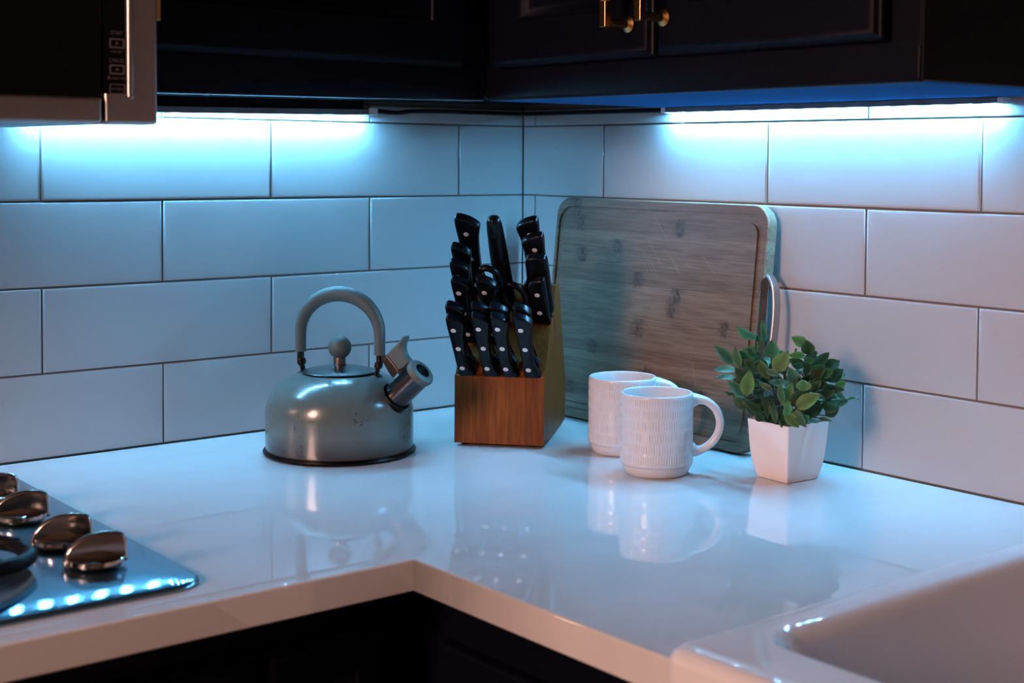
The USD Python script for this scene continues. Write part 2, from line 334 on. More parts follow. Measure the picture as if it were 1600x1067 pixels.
obj('end_panel', moved(rbox(.9195, .923, -.2990, -.0015, ZB+.0015, ZT, .0012), RW), M['paint'], ur)
d = door('door', ur, .3352, .6045, 1.3745, 2.16, -.3195, RW); pull(d, .5745, 1.403, 1.56, -.3195, RW, 1)
d = door('door', ur, .6097, .8895, 1.3745, 2.16, -.3195, RW); pull(d, .6262, 1.406, 1.56, -.3195, RW, 1)

# ------------------------------------------------------------------ base cabinets
bl = thing('base_cabinet', 'near-black base cabinet below the cooktop side of the worktop', 'cabinet')
obj('carcass', box(-2.2, -.0015, -.575, -.0015, .10, CT-.0305) - box(-1.47, -.83, -.55, -.10, .60, 1.0), M['paint'], bl, False)
obj('toe_kick', box(-2.2, -.56, -.52, -.50, .0, .10), M['paint'], bl, False)
for x0, x1 in ((-.7500, -.6260), (-1.20, -.7555)): door('door', bl, x0, x1, .14, .847, -.5945, ID, .034)
br = thing('base_cabinet', 'near-black base cabinet between the inner corner and the sink', 'cabinet')
obj('carcass', moved(box(.5765, .940, -.575, -.0015, .10, CT-.0305), RW), M['paint'], br, False)
obj('toe_kick', moved(box(.5765, .940, -.52, -.50, .0, .10), RW), M['paint'], br, False)
door('door', br, .6160, .9330, .14, .829, -.5945, RW, .034)

# ------------------------------------------------------------------ microwave
mw = thing('microwave', 'stainless over-the-range microwave with black glass front at the upper left', 'microwave')
XR, YF, Z0 = -.7580, -.400, 1.2980
obj('body', rbox(-1.518, XR-.003, -.366, -.0095, Z0+.002, 1.72, .003), M['dark_metal'], mw)
obj('door_glass', rbox(-1.515, -.8102, YF+.0045, -.366, Z0+.022, 1.70, .002), M['glass_black'], mw)
obj('door_rail', rbox(-1.515, -.8120, YF-.0005, -.366, Z0, Z0+.0240, .0035), M['steel'], mw)
fr = rbox(-.8092, XR, YF, -.366, Z0, 1.715, .0035, 16)
win = moved(rect_loft(-.8150, -.7862, Z0+.0245, 1.70, [(.0070, YF+.0075), (.0070, YF+.0045), (.0030, YF+.0018), (-.0010, YF-.001)][::1]), ID)
cut = man(win.vertices, win.faces)
fr = fr - box(-.8200, -.7870, YF-.01, YF+.0045, Z0+.0275, 1.69)
obj('panel_frame', fr, M['steel'], mw, 40)
# raised bright bead along the window edge of the frame
obj('panel_bead', cat(tube([(-.7850, YF+.0010, 1.69), (-.7850, YF+.0010, Z0+.0265)], .0034, 14), trimesh.creation.icosphere(2, .0036).apply_translation((-.7850, YF+.0010, Z0+.0262))), M['steel'], mw, 60)
obj('control_panel', box(-.8097, -.7875, YF+.0030, -.366, Z0+.0275, 1.69), M['glass_black'], mw, False)
YP = YF+.0030
TX = basis((1, 0, 0), (0, 0, 1), (0, -1, 0))
def print_on(name, text, x, z, h, w=None, squeeze=1.0):
    t = meshkit.text_mesh(text, h, .00025); c = t.bounds.mean(0)
    if w: squeeze = w/(t.bounds[1, 0]-t.bounds[0, 0])
    t.apply_translation((-c[0], -c[1], 0)); t.apply_scale((squeeze, 1, 1))
    t = moved(t, TX, (x, YP, z)); return obj(name, t, M['print'], mw, False)
def key_frame(x, z, w, h, lw):
    o = Polygon(rrect(w, h, .0012)).difference(Polygon(rrect(w-2*lw, h-2*lw, .0006)))
    t = trimesh.creation.extrude_polygon(o, .00025, engine='earcut'); return obj('key', moved(t, TX, (x, YP, z)), M['print'], mw, False)
KX = -.7966
print_on('lettering', 'START', KX, 1.3818, .0034, .0118)
key_frame(KX, 1.3720, .0148, .0092, .0017)
obj('key_symbol', moved(trimesh.creation.extrude_polygon(Polygon([(-.0013, -.0016), (.0019, 0), (-.0013, .0016)]), .00025, engine='earcut'), TX, (KX, YP, 1.3720)), M['print'], mw, False)
print_on('lettering', '+30 SEC', KX, 1.3645, .0022, .0120)
print_on('lettering', 'CANCEL', KX, 1.3563, .0034, .0150)
key_frame(KX, 1.3480, .0148, .0092, .0017)
obj('key_symbol', moved(trimesh.creation.extrude_polygon(Polygon([(-.0021, 0), (0, -.0015), (.0021, 0), (0, .0015)]), .00025, engine='earcut'), TX, (KX, YP, 1.3480)), M['print'], mw, False)
print_on('lettering', 'HOLD 3 SEC', KX+.0016, 1.3400, .0022, .0140)
lock = Polygon(rrect(.0026, .0020, .0004)).union(Polygon([(math.cos(a)*.0011, .001+math.sin(a)*.0014) for a in np.linspace(0, PI, 9)] + [(math.cos(a)*.0006, .001+math.sin(a)*.0009) for a in np.linspace(PI, 0, 9)]).buffer(0))
obj('key_symbol', moved(trimesh.creation.extrude_polygon(lock if lock.geom_type == 'Polygon' else lock.geoms[0], .00025, engine='earcut'), TX, (KX-.0078, YP, 1.3398)), M['print'], mw, False)
key_frame(KX, 1.3262+.0040, .0148, .0094, .0010)
print_on('lettering', 'OPTIONS', KX, 1.3262+.0040, .0024, .0104)

# ------------------------------------------------------------------ LED bars and cord
def led_bar(label, x0, x1, Mx, c, led, tall, sh=(0, 0, 0)):
    """c: distance of the LED row from the tile face; tall: height of the housing"""
    t = thing('light_bar', label, 'light bar'); zb = ZB-tall
    obj('housing', moved(sheared(cat(rbox(x0, x1, -c-.0070, -c+.0050, zb, ZB-.0003, .0012), rbox(x0, x1, -c-.0083, -c-.0068, zb-.0015, ZB-.0003, .0007)), *sh), Mx), M['bar'], t)
    n = int((x1-x0-.02)//.033); xs = np.linspace(x0+.018, x1-.018, n)
    for x in xs: obj('led', moved(sheared(box(x-.0025, x+.0025, -c-.0036, -c+.0036, zb-.0003, zb+.0005), *sh), Mx), led, t, False)
    for xe in (x0, x1):
        obj('end_cap', moved(sheared(rbox(xe-.004, xe+.004, -c-.0090, -c+.0054, zb-.002, ZB-.0002, .0012), *sh), Mx), M['clip'], t, label='white plastic end cap')
    return t
SH = (-.0030, .0135, -.279)                                      # this cabinet and its bar sag a few millimetres to the left
obj('rear_rail', sheared(box(-.745, -.290, -.0170, -.0006, ZB-.0003, ZB+.0120), *SH), M['raw'], uc, False)
lb = led_bar('lit LED light bar under the cabinet beside the microwave', -.745, -.279, ID, .0100, M['led'], .0066, SH)
obj('cord_clip', cat(rbox(-.2830, -.2690, -.0215, -.0020, ZB-.0115, ZB-.0010, .002), rbox(-.3000, -.2800, -.0215, -.0180, ZB-.0115, ZB-.0095, .0007)), M['clip'], lb, label='white plastic cord clip')
led_bar('lit LED light bar under the two-door cabinet right of the corner', .312, .815, RW, .0064, M['led_right'], .0055)
cd = tube(smooth_path([(-.272, -.012, ZB-.0045), (-.262, -.013, ZB-.0055), (-.235, -.014, ZB-.0068), (-.205, -.013, ZB-.0040), (-.15, -.011, ZB-.0030), (-.04, -.009, ZB-.0030), (-.014, -.014, ZB-.0031), (-.009, -.04, ZB-.0031), (-.009, -.16, ZB-.0032), (-.009, -.27, ZB-.0034), (-.009, -.309, ZB-.0036)], 8), .0030, 10)
tag(obj('power_cord', cd, M['rubber'], None, 60), 'black power cord linking the two light bars along the corner', 'cord')

# ------------------------------------------------------------------ cooktop
ck = thing('cooktop', 'stainless gas cooktop with raised rolled rim set in the worktop', 'cooktop', (-.7895, -.32, CT), math.radians(-1.0))
W, D = .72, .513                                                 # local: x from -W to 0, y from -.261 to .252
def tr(i, z, r): 
    return [(x-W/2, y-.0045, z) for x, y in rrect(W-2*i, D-2*i, max(r-i, .012), 9)]
prof = [(.010, -.001), (.0005, .0004), (0, .0016), (.0006, .0030), (.0022, .0044), (.005, .0052), (.010, .0061), (.016, .0071), (.024, .0081), (.034, .0090), (.046, .0097), (.060, .0101), (.075, .0103), (.09, .0103)]
tray = ring_loft([tr(i, z, .034) for i, z in prof])
tray = man(tray.vertices, tray.faces)
if tray.status() == m3.Error.NoError and tray.volume() > 0:
    dish = m3.Manifold.sphere(1, 96).scale((.102, .102, .026)).translate((-.216, -.150, .0165))
    tray = (tray + m3.Manifold.sphere(1, 96).scale((.108, .108, .030)).translate((-.216, -.150, .0165)).trim_by_plane((0, 0, -1), -.0099)) - dish
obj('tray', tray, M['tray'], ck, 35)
burner = lathe([(0, -.015), (.040, -.015), (.042, -.006), (.036, -.002), (.036, .004), (.034, .0065), (.02, .0075), (0, .0075)], 40)
obj('burner', moved(burner, None, (-.216, -.150, .006)), M['iron'], ck, 35)
# grate: cast ring frame with inward fingers and feet
def bar(p0, p1, w=.0055, h=.006):
    p0, p1 = np.array(p0, float), np.array(p1, float); d = p1-p0; L = np.linalg.norm(d); d /= L; s = np.cross(d, (0, 0, 1)); s /= np.linalg.norm(s); u = np.cross(s, d)
    return moved(rbox(-L/2, L/2, -w, w, -h, h, .003), basis(d, -s, u) if np.linalg.det(basis(d, -s, u)) > 0 else basis(d, s, u), (p0+p1)/2)
gc = (-.320, -.139); gz = .0235
out = np.array([(x+gc[0], y+gc[1], gz) for x, y in rrect(.408, .092, .036, 8)]); out = np.vstack([out, out[:1], out[1:2]])
fr = [tube(out, .0066, 10)]
for x in (-.09, .0, .09): fr.append(bar((gc[0]+x, gc[1]-.046, gz), (gc[0]+x, gc[1]+.046, gz)))
for sx in (-1, 1):
    for sy in (-1, 1): fr.append(rbox(gc[0]+sx*.150-.006, gc[0]+sx*.150+.006, gc[1]+sy*.046-.006, gc[1]+sy*.046+.006, .0108, gz+.002, .002))
tag(obj('burner_grate', moved(cat(*fr), np.array([[math.cos(math.radians(-1)), -math.sin(math.radians(-1)), 0], [math.sin(math.radians(-1)), math.cos(math.radians(-1)), 0], [0, 0, 1]]), (-.7895, -.32, CT)), M['iron'], None, 40), 'black cast-iron burner grate standing on the stainless cooktop', 'grate')
knob_at = [(-.0690, -.1800), (-.0690, -.1020), (-.0690, .0080), (-.0670, .1000)]
def knob(x, y, ang):
    """skirt on a short shaft, with a tall thumb blade across it"""
    skirt = lathe([(0, .0108), (.0185, .0108), (.0222, .0122), (.0242, .0152), (.0238, .0184), (.0206, .0202), (.012, .0206), (0, .0206)], 40)
    o = [(-.0256, .0118), (-.010, .0130), (.0235, .0130), (.0254, .0180), (.0252, .0290), (.0234, .0362), (.0170, .0394), (.004, .0400), (-.008, .0374), (-.0180, .0315), (-.0246, .0230)]
    blade = moved(pillow(np.array(smooth_closed(o, 5)), .0085, .0028), basis((1, 0, 0), (0, 0, 1), (0, -1, 0)), (0, .00425, 0))
    c, s = math.cos(ang), math.sin(ang); R = np.array([[c, -s, 0], [s, c, 0], [0, 0, 1]])
    k = obj('knob', moved(skirt, R, (x, y, 0)), M['chrome'], ck, 40)
    obj('thumb_blade', moved(blade, R, (x, y, 0)), M['chrome'], k, 40)
def smooth_closed(ctrl, m=5):
    c = np.asarray(ctrl, float); k = len(c); out = []
    for i in range(k):
        a, b, d, e = c[i-1], c[i], c[(i+1) % k], c[(i+2) % k]
        for t in np.linspace(0, 1, m, endpoint=False):
            out.append(.5*((2*b)+(-a+d)*t+(2*a-5*b+4*d-e)*t*t+(-a+3*b-3*d+e)*t**3))
    return np.array(out)
for (x, y), a in zip(knob_at, (-16, -22, -20, -24)): knob(x, y, math.radians(a))

# ------------------------------------------------------------------ sink
sk = thing('sink', 'white apron-front sink with rounded rim at the lower right', 'sink', (-.35, -1.35, CT))
def sr(x0, x1, y0, y1, r, z): return [((x0+x1)/2+.35+a, (y0+y1)/2+1.35+b, z) for a, b in rrect(x1-x0, y1-y0, r, 8)]
ox0, ox1, oy0, oy1 = -.630, -.095, -1.76, -.9475
ix0, ix1, iy0, iy1 = -.556, -.155, -1.70, -.9890
rings = [sr(ox0, ox1, oy0, oy1, .012, -.24)] + [sr(ox0+i, ox1-i, oy0+i, oy1-i, .014, z) for i, z in ((0, -.20), (0, .0030), (.0008, .0070), (.003, .0110), (.0065, .0137), (.011, .0147))]
rings += [sr(ix0-i, ix1+i, iy0-i, iy1+i, .036, z) for i, z in ((.014, .0147), (.009, .0135), (.005, .0105), (.002, .0055), (.0005, -.001), (-.004, -.10), (-.008, -.185))]
rings += [sr(ix0+.02, ix1-.02, iy0+.02, iy1-.02, .03, -.205), sr(ix0+.05, ix1-.05, iy0+.05, iy1-.05, .03, -.210)]
obj('basin', ring_loft(rings), M['porcelain'], sk, 50)

# ------------------------------------------------------------------ kettle
kt = thing('kettle', 'sage-green whistling kettle with arched handle on the left worktop', 'kettle', (-.4222, -.173, CT), math.radians(-66.4))
bp = [(0, .004), (.086, .004), (.0885, .005), (.0892, .010), (.0895, .03), (.0896, .045), (.0893, .053), (.0875, .062), (.0845, .070), (.0800, .0770), (.0740, .0832), (.0665, .0885), (.0585, .0925), (.0500, .0955), (.0455, .0968), (.0445, .0960), (.0440, .0935), (0, .0935)]
bp = [bp[0], bp[1]] + [tuple(q) for q in smooth_path(bp[2:15], 4)] + bp[15:]
obj('body', lathe(bp, 96), M['enamel'], kt, 50, attrs={'height': lambda v: v[:, 2]})
obj('base_ring', lathe([(0, 0), (.0895, 0), (.0918, .0012), (.0926, .0032), (.0918, .0050), (.0900, .0058), (.0885, .0058), (0, .0042)], 96), M['ring'], kt, 40)
lid = obj('lid', lathe([(0, .0950), (.0415, .0950), (.0420, .0975), (.0445, .0978), (.0452, .0985), (.0446, .0994), (.038, .1012), (.026, .1035), (.014, .1052), (.0095, .1056), (0, .1058)], 72), M['dark_metal'], kt, 40)
obj('knob_stem', lathe([(0, .1050), (.0082, .1050), (.0082, .1062), (.0072, .1068), (.0072, .1150), (.0066, .1180), (0, .1180)], 32), M['dark_metal'], lid, 40)
obj('knob', trimesh.creation.icosphere(4, .0141).apply_translation((0, 0, .1278)), M['grip'], lid, True)
ha = math.radians(10); hc, hs = math.cos(ha), math.sin(ha); HR = np.array([[hc, -hs, 0], [hs, hc, 0], [0, 0, 1]])
hx, hz0, hz1 = .0525, .1205, .1450
arc = [(-hx, 0, hz0), (-hx, 0, (hz0+hz1)/2)] + [(hx*math.cos(a), 0, hz1+.0480*math.sin(a)) for a in np.linspace(PI, 0, 33)] + [(hx, 0, (hz0+hz1)/2), (hx, 0, hz0)]
arc = np.array(arc); rad = .0066+.0028*np.sin(np.linspace(0, PI, len(arc)))**1.2
hn = obj('handle', moved(tube(arc, rad, 24, up=(0, 1, 0)), HR), M['grip'], kt, 50)
for sg in (-1, 1):
    st = [rbox(sg*hx-.0026, sg*hx+.0026, -.0048, .0048, .108, .1225, .001), rbox(sg*(hx-.0014)-.0034, sg*(hx-.0014)+.0034, -.0056, .0056, .1035, .1125, .002),
          moved(rbox(-.0014, .0014, -.0045, .0045, -.0095, .0095, .001), basis((math.cos(.2), 0, -sg*math.sin(.2)), (0, 1, 0), (sg*math.sin(.2), 0, math.cos(.2))), (sg*(hx-.0030), 0, .0990)),
          moved(rbox(-.008, .008, -.0065, .0065, -.0012, .0012, .001), basis((math.cos(.55), 0, -sg*math.sin(.55)), (0, 1, 0), (sg*math.sin(.55), 0, math.cos(.55))), (sg*(hx+.0035), 0, .0918)),
          moved(lathe([(0, -.0065), (.0030, -.0065), (.0030, .0065), (0, .0065)], 16), basis((1, 0, 0), (0, 0, 1), (0, -1, 0)), (sg*(hx-.0014), 0, .108))]
    obj('handle_bracket', moved(cat(*st), HR), M['ring'], kt, 40)
ax = np.array([.735, 0, .678]); ax /= np.linalg.norm(ax); bx = np.array([-ax[2], 0, ax[0]]); SB = basis(bx, np.cross(ax, bx), ax)
sp0 = np.array([.079, 0, .0715])
L = .0465
obj('spout_collar', moved(lathe([(0, -.006), (.0190, -.006), (.0198, .0015), (.0192, .0040), (.0170, .0048), (0, .0048)], 40), SB, sp0), M['ring'], kt, 40)
sp = obj('spout', moved(lathe([(0, -.010), (.0162, -.010), (.0162, L-.001), (.0150, L), (0, L)], 48), SB, sp0), M['spout'], kt, 40)
cap = lathe([(0, L-.0015), (.0172, L-.0015), (.0178, L), (.0178, L+.0040), (.0165, L+.0060), (.0125, L+.0072), (.0098, L+.0072), (.0092, L+.0062), (.0088, L+.0020), (0, L+.0020)], 48)
wc = obj('whistle_cap', moved(cap, SB, sp0), M['grip'], kt, 40)
obj('whistle_hole', moved(lathe([(0, L+.0020), (.0095, L+.0021), (.0095, L+.0067), (.0085, L+.0073), (.0072, L+.0060), (.0050, L+.0048), (0, L+.0044)], 32), SB, sp0), M['void'], wc, 40)
lev = smooth_closed([(.0660, .1205), (.0700, .1240), (.0830, .1355), (.0950, .1475), (.0975, .1478), (.0972, .1440), (.0948, .1350), (.0972, .1262), (.1035, .1190), (.1012, .1150), (.0925, .1085), (.0850, .1065), (.0750, .1095), (.0672, .1155)], 5)
lev = lev[::-1] if Polygon(lev).exterior.is_ccw is False else lev
lv = moved(pillow(lev, .0125, .0025), basis((1, 0, 0), (0, 0, 1), (0, -1, 0)), (-.0015, .00625, -.0010))
obj('thumb_lever', lv, M['grip'], wc, 40)
br_ = []
for sg in (-1, 1):
    o = smooth_closed([(.0655, .1190), (.0670, .1228), (.0712, .1238), (.0752, .1205), (.0880, .1075), (.0885, .1040), (.0835, .0985), (.0795, .0995), (.0700, .1120)], 4)
    o = o if Polygon(o).exterior.is_ccw else o[::-1]
    br_.append(moved(pillow(o, .0014, .0005, 3), basis((1, 0, 0), (0, 0, 1), (0, -1, 0)), (0, sg*.0078+.0007, 0)))
    br_.append(None)
obj('lever_bracket', cat(*[q for q in br_ if q is not None]), M['spout'], sp, 40)
obj('rivet', moved(lathe([(0, 0), (.0027, 0), (.0024, .0010), (0, .0016)], 16), basis((1, 0, 0), (0, 0, 1), (0, -1, 0)), (.0700, -.0070, .1196)), M['rivet'], sp, 40)

# ------------------------------------------------------------------ knife block and knives
KA = np.array([-.2909, -.2299, CT]); E1 = np.array([.6448, -.7643, 0]); E1 /= np.linalg.norm(E1); E2 = np.array([-E1[1], E1[0], 0]); EZ = np.array([0, 0, 1.])
KD = -.6*E2+.8*EZ; KN = np.cross(E1, KD)
kb = thing('knife_block', 'orange-brown wooden knife block full of black-handled knives in the corner', 'knife block', KA)
BW = .1131
side = [(0, .0040), (.0050, .0040), (.090, .0075), (.150, .0080), (.1625, .0120), (.1625, .064), (.150, .090), (.108, .1915), (.1020, .1960), (.0795, .1960), (.0058, .0905), (.0045, .0890), (0, .0880)]
side = [(0, .0040), (.085, .0045), (.150, .0080), (.1625, .0120), (.1625, .064), (.150, .090), (.108, .1915), (.1020, .1960), (.0795, .1960), (.0055, .0900), (.0, .0880)]
kxs = m3.CrossSection([np.array(side)])
core = m3.Manifold.extrude(kxs, BW)                              # section (d, z) extruded along E1
CORE = basis(E2, EZ, E1)
def slat(u0, u1): return moved(m3.Manifold.extrude(m3.CrossSection([np.array(side)]), u1-u0-.0002), basis(E2, EZ, E1), E1*u0)
KNIVES = [ # kind, d, u, handle length, width factor, mirrored, label
 ('steak', .0060, .0124, .098, 1, 0, 'black steak knife in the lowest row of the block, leftmost'),
 ('steak', .0060, .0440, .102, 1, 0, 'black steak knife in the lowest row of the block, second from left'),
 ('steak', .0060, .0676, .103, 1, 0, 'black steak knife in the lowest row of the block, third from left'),
 ('steak', .0060, .0960, .102, 1, 0, 'black steak knife in the lowest row of the block, rightmost'),
 ('steak', .0150, .0098, .100, 1, 0, 'half-hidden steak knife of the second row, leftmost'),
 ('steak', .0150, .0412, .100, 1, 0, 'half-hidden steak knife of the second row, second from left'),
 ('steak', .0150, .0640, .100, 1, 0, 'half-hidden steak knife of the second row, third from left'),
 ('steak', .0150, .0925, .100, 1, 0, 'half-hidden steak knife of the second row, rightmost'),
 ('utility', .0326, .0135, .106, 1.05, 0, 'black knife at the block left edge just above the steak knives'),
 ('utility', .0436, .0100, .112, 1.05, 0, 'black knife at the block left edge, middle of the stepped column'),
 ('utility', .0557, .0092, .114, 1.08, 0, 'black knife at the block left edge, just below the tall corner knife'),
 ('chef', .0725, .0145, .128, 1.38, 0, 'tall black chef knife handle at the block upper left corner'),
 ('utility', .0331, .0455, .107, 1.12, 0, 'black knife in the middle of the block in front of the scissors'),
 ('chef', .0780, .0885, .115, 1.28, 1, 'black knife handle at the block upper right corner, beak to the left'),
 ('chef', .0680, .0965, .109, 1.28, 1, 'black knife on the block right side, second from the top'),
 ('broad', .0585, .1030, .092, 1.0, 1, 'broad square-ended black handle on the block right side'),
 ('short', .0500, .1010, .072, 1.05, 1, 'short two-rivet knife low on the block right edge'),
]
def kpos(d, u): return E1*u + E2*d + EZ*(.0900+(d-.0055)*1.43)
slots = []
for k, d, u, Lh, wf, mir, lab in KNIVES:
    s = moved(box(-.011, .011, -.04, .004, -.0012, .0012), basis(E1, KD, KN), kpos(d, u)); slots.append(s)
slot = m3.Manifold.batch_boolean([man(s.vertices, s.faces) for s in slots], m3.OpType.Add)
us = [0, .0230, .0440, .0690, .0905, BW]
for i in range(5):
    q = slat(us[i], us[i+1]); q = man(q.vertices, q.faces) - slot
    obj('plank', moved(q, None), WOODS[i % 3], kb, 25)
for u in (.012, .096):
    for d in (.015, .140):
        obj('foot', moved(lathe([(0, 0), (.0050, 0), (.0055, .001), (.0055, .009), (0, .009)], 20), None, E1*u+E2*d), M['rubber'], kb, 40)
HANDLES = {
 'steak': [(-.0062, 0), (.0095, -.0012), (.0128, .0010), (.0120, .0050), (.0075, .0130), (.0062, .0280), (.0068, .0500), (.0085, .0720), (.0112, .0860), (.0098, .0905), (.0030, .0965), (-.0060, .1000), (-.0102, .0985), (-.0110, .0900), (-.0098, .0640), (-.0088, .0400), (-.0080, .0150)],
 'broad': [(-.0105, .0050), (.0105, 0), (.0120, .0200), (.0122, .0750), (.0108, .0890), (.0050, .0920), (-.0090, .0915), (-.0150, .0860), (-.0160, .0700), (-.0170, .0500), (-.0215, .0280), (-.0200, .0180)],
 'short': [(-.0100, 0), (.0095, 0), (.0108, .0050), (.0108, .0600), (.0102, .0690), (.0070, .0715), (-.0020, .0690), (-.0095, .0600), (-.0108, .0500), (-.0105, .0080)],
}
for k, d, u, Lh, wf, mir, lab in KNIVES:
    o = np.array(HANDLES.get(k, HANDLES['steak'])); ref = o[:, 1].max()
    o = o*np.array([wf, Lh/ref])
    if mir and k not in ('broad', 'short'): o = o*np.array([-1, 1])
    o = smooth_closed(o, 4); o = o if Polygon(o).exterior.is_ccw else o[::-1]
    T = .0125
    B = basis(E1, KD, KN)
    kn = thing('chef_knife' if k in ('chef', 'broad') else ('steak_knife' if k == 'steak' else 'kitchen_knife'), lab, 'knife', KA+kpos(d, u), 0, 'knives in the wooden block')
    obj('handle', moved(pillow(o, T, .0030), B, -KN*T/2), M['black'], kn, 40)
    if k == 'broad': rl = [(.0, .30), (.0, .62)]
    elif k == 'short': rl = [(.0, .26), (.0, .68)]
    elif k == 'chef': rl = [(-.0015*(-1 if mir else 1)*wf, .80), (-.001, .48), (0, .14)]
    else: rl = [(-.0010, .145), (-.0012, .485), (-.0030, .800)]
    for x, l in rl:
        obj('rivet', moved(lathe([(0, 0), (.0033, 0), (.0033, .0003), (.0028, .0006), (0, .0007)], 20), B, E1*x+KD*(l*Lh)+KN*(T/2-.0001)), M['rivet'], kn, 40)
    obj('blade', moved(box(-.008, .008, -.030, .002, -.0008, .0008), B), M['dark_metal'], kn, False)
# sharpening steel and scissors
st = thing('sharpening_steel', 'thick round black handle of the sharpening steel, top centre of block', 'sharpening steel', KA+kpos(.065, .0520))
B = basis(E1, KD, KN)
hd = lathe([(0, .002), (.0105, .002), (.0122, .010), (.0122, .040), (.0116, .080), (.0102, .120), (.0092, .132), (.0074, .1375), (.003, .1400), (0, .1402)], 32)
obj('handle', moved(hd, basis(E1, -KN, KD)), M['black'], st, 60)
obj('rod', moved(lathe([(0, -.03), (.004, -.03), (.004, .004), (0, .004)], 20), basis(E1, -KN, KD)), M['dark_metal'], st, 40)
obj('hanging_ring', moved(lathe([(.0022, -.0005), (.0030, 0), (.0022, .0005), (.0015, 0), (.0022, -.0005)], 20), basis(E1, KD, KN), KD*.118+KN*.0103), M['rubber'], st, 60)
sc = thing('scissors', 'black-handled kitchen scissors with two finger loops in the middle of block', 'scissors', KA+kpos(.0460, .052))
def loop(ctrl, r):
    c = smooth_closed([(a, b, 0) for a, b in ctrl], 6); c = np.vstack([c, c[:1], c[1:2]]); return moved(tube(c, r, 12, up=(0, 0, 1)), B)
obj('finger_loop', loop([(-.0230, .078), (-.0170, .0920), (-.0070, .0940), (.0020, .0860), (.0060, .0700), (.0045, .0580), (-.0060, .0500), (-.0190, .0600)], .0042), M['black'], sc, 60)
obj('finger_loop', loop([(.0060, .0560), (.0140, .0680), (.0250, .0660), (.0330, .0540), (.0330, .0380), (.0230, .0300), (.0110, .0360)], .0042), M['black'], sc, 60)
obj('shank', moved(cat(tube([(-.006, .052, 0), (-.001, .030, 0), (0, -.005, 0)], .0055, 12), tube([(.012, .038, 0), (.005, .020, 0), (.003, -.005, 0)], .0055, 12)), B), M['black'], sc, 60)

# ------------------------------------------------------------------ cutting board
BT, BH, BT0 = .0167, .3039, math.radians(5.92)
bw_, bu_ = np.array([0, -1., 0]), np.array([math.sin(BT0), 0, math.cos(BT0)]); bb_ = np.array([math.cos(BT0), 0, -math.sin(BT0)])
BO = np.array([-.0545, -.300, CT+BT*math.sin(BT0)+.0004])
BB = basis(bw_, bb_, bu_)                                         # board-local: x right, y back, z up the face
w0, w1 = -.1899, .2079; wc_, bwid = (w0+w1)/2, w1-w0
board = m3.Manifold.extrude(m3.CrossSection([np.array(rrect(bwid, BH, .026, 10))]), BT)
o = rrect(bwid, BH, .026, 10)
pb = pillow(o, BT, .0022, 4); board = man(pb.vertices, pb.faces)
gin = np.array(rrect(.3745, .2690, .020, 10)); ringp = np.vstack([np.column_stack([gin, np.zeros(len(gin))])]); ringp = np.vstack([ringp, ringp[:1], ringp[1:2]])
gt = tube(ringp, .0055, 12, up=(0, 0, 1))
groove = m3.Manifold.extrude(m3.CrossSection([np.array(rrect(.3745+.0105, .2690+.0105, .0252, 10))]), .01) - m3.Manifold.extrude(m3.CrossSection([np.array(rrect(.3745-.0105, .2690-.0105, .0148, 10))]), .01)
board = board - groove.translate((0, 0, BT-.0030))
slotb = m3.Manifold.extrude(m3.CrossSection([np.array(rrect(.020, .105, .009, 8))]), .05).translate((bwid/2+.004, .0118, -.01))   # finger notch behind the handle
board = board - slotb.translate((0.0, 0, 0))
cb = thing('cutting_board', 'large bamboo chopping board with juice groove leaning on the right wall', 'chopping board', BO)
FB = basis((1, 0, 0), (0, 0, 1), (0, -1, 0))                      # extrusion frame (x right, y up, z to the viewer) -> board-local
KNOTS = [(-.1365, .278), (.0573, .2616), (-.0553, .2425), (-.1266, .2227), (-.0127, .2035), (.0621, .182), (.055, .1631), (.1496, .1457), (-.0055, .1254), (-.0912, .1062), (-.1311, .0483), (-.150, .295), (.02, .075), (.12, .06)]
edges = [0, .0165, .0335, .0500, .0665, .0830, .0935, .1086, .1252, .1402, .1552, .1753, .1904, .2072, .2156, .2324, .2476, .2594, .2798, BH]
def knot_at(v):
    q = (np.asarray(v)@np.linalg.inv(BB).T); out = np.zeros(len(q))
    for kx, kz in KNOTS:
        b = max(j for j in range(len(edges)-1) if edges[j] <= kz)
        inside = (q[:, 2] >= edges[b]-.0006) & (q[:, 2] <= edges[b+1]+.0006)
        out = np.maximum(out, inside*np.exp(-((q[:, 0]-kx)/.0088)**2)*1.0)
    return out
order = [0, 2, 3, 1, 4, 2, 3, 0, 1, 4, 0, 2, 3, 1, 0, 4, 2, 3, 1]
for j in range(len(edges)-1):
    s = board.trim_by_plane((0, 1, 0), edges[j]-BH/2).trim_by_plane((0, -1, 0), -(edges[j+1]-BH/2)).refine_to_length(.008)
    obj('strip', moved(moved(s, None, (wc_, BH/2, -BT)), BB@FB), BAMBOO[order[j] % 5], cb, 35, attrs={'knot': knot_at})
for (a, b), (c, e_) in [((-.010, .2960), (-.003, .2900)), ((.0085, .2835), (.0400, .2500)), ((.0020, .2500), (.0130, .2370)), ((.016, .236), (.030, .218)), ((-.006, .2370), (.0160, .2060)), ((.004, .231), (.024, .205)), ((.030, .243), (.036, .236)), ((.036, .240), (.062, .214)), ((-.004, .222), (.006, .208)), ((.050, .226), (.066, .208)), ((.10, .238), (.125, .215)), ((.10, .10), (.11, .07))]:
    d_ = np.array([c-a, 0, e_-b]); Ls = np.linalg.norm(d_); d_ /= Ls; n_ = np.cross((0, -1, 0), d_)
    s = m3.Manifold.cube((Ls, .0005, .00016)); ms_ = moved(s, basis(d_, n_, (0, -1, 0)) if np.linalg.det(basis(d_, n_, (0, -1, 0))) > 0 else basis(d_, -n_, (0, -1, 0)), (a, .00004, b))
    obj('scratch', moved(ms_, BB), M['scratch'], cb, False)
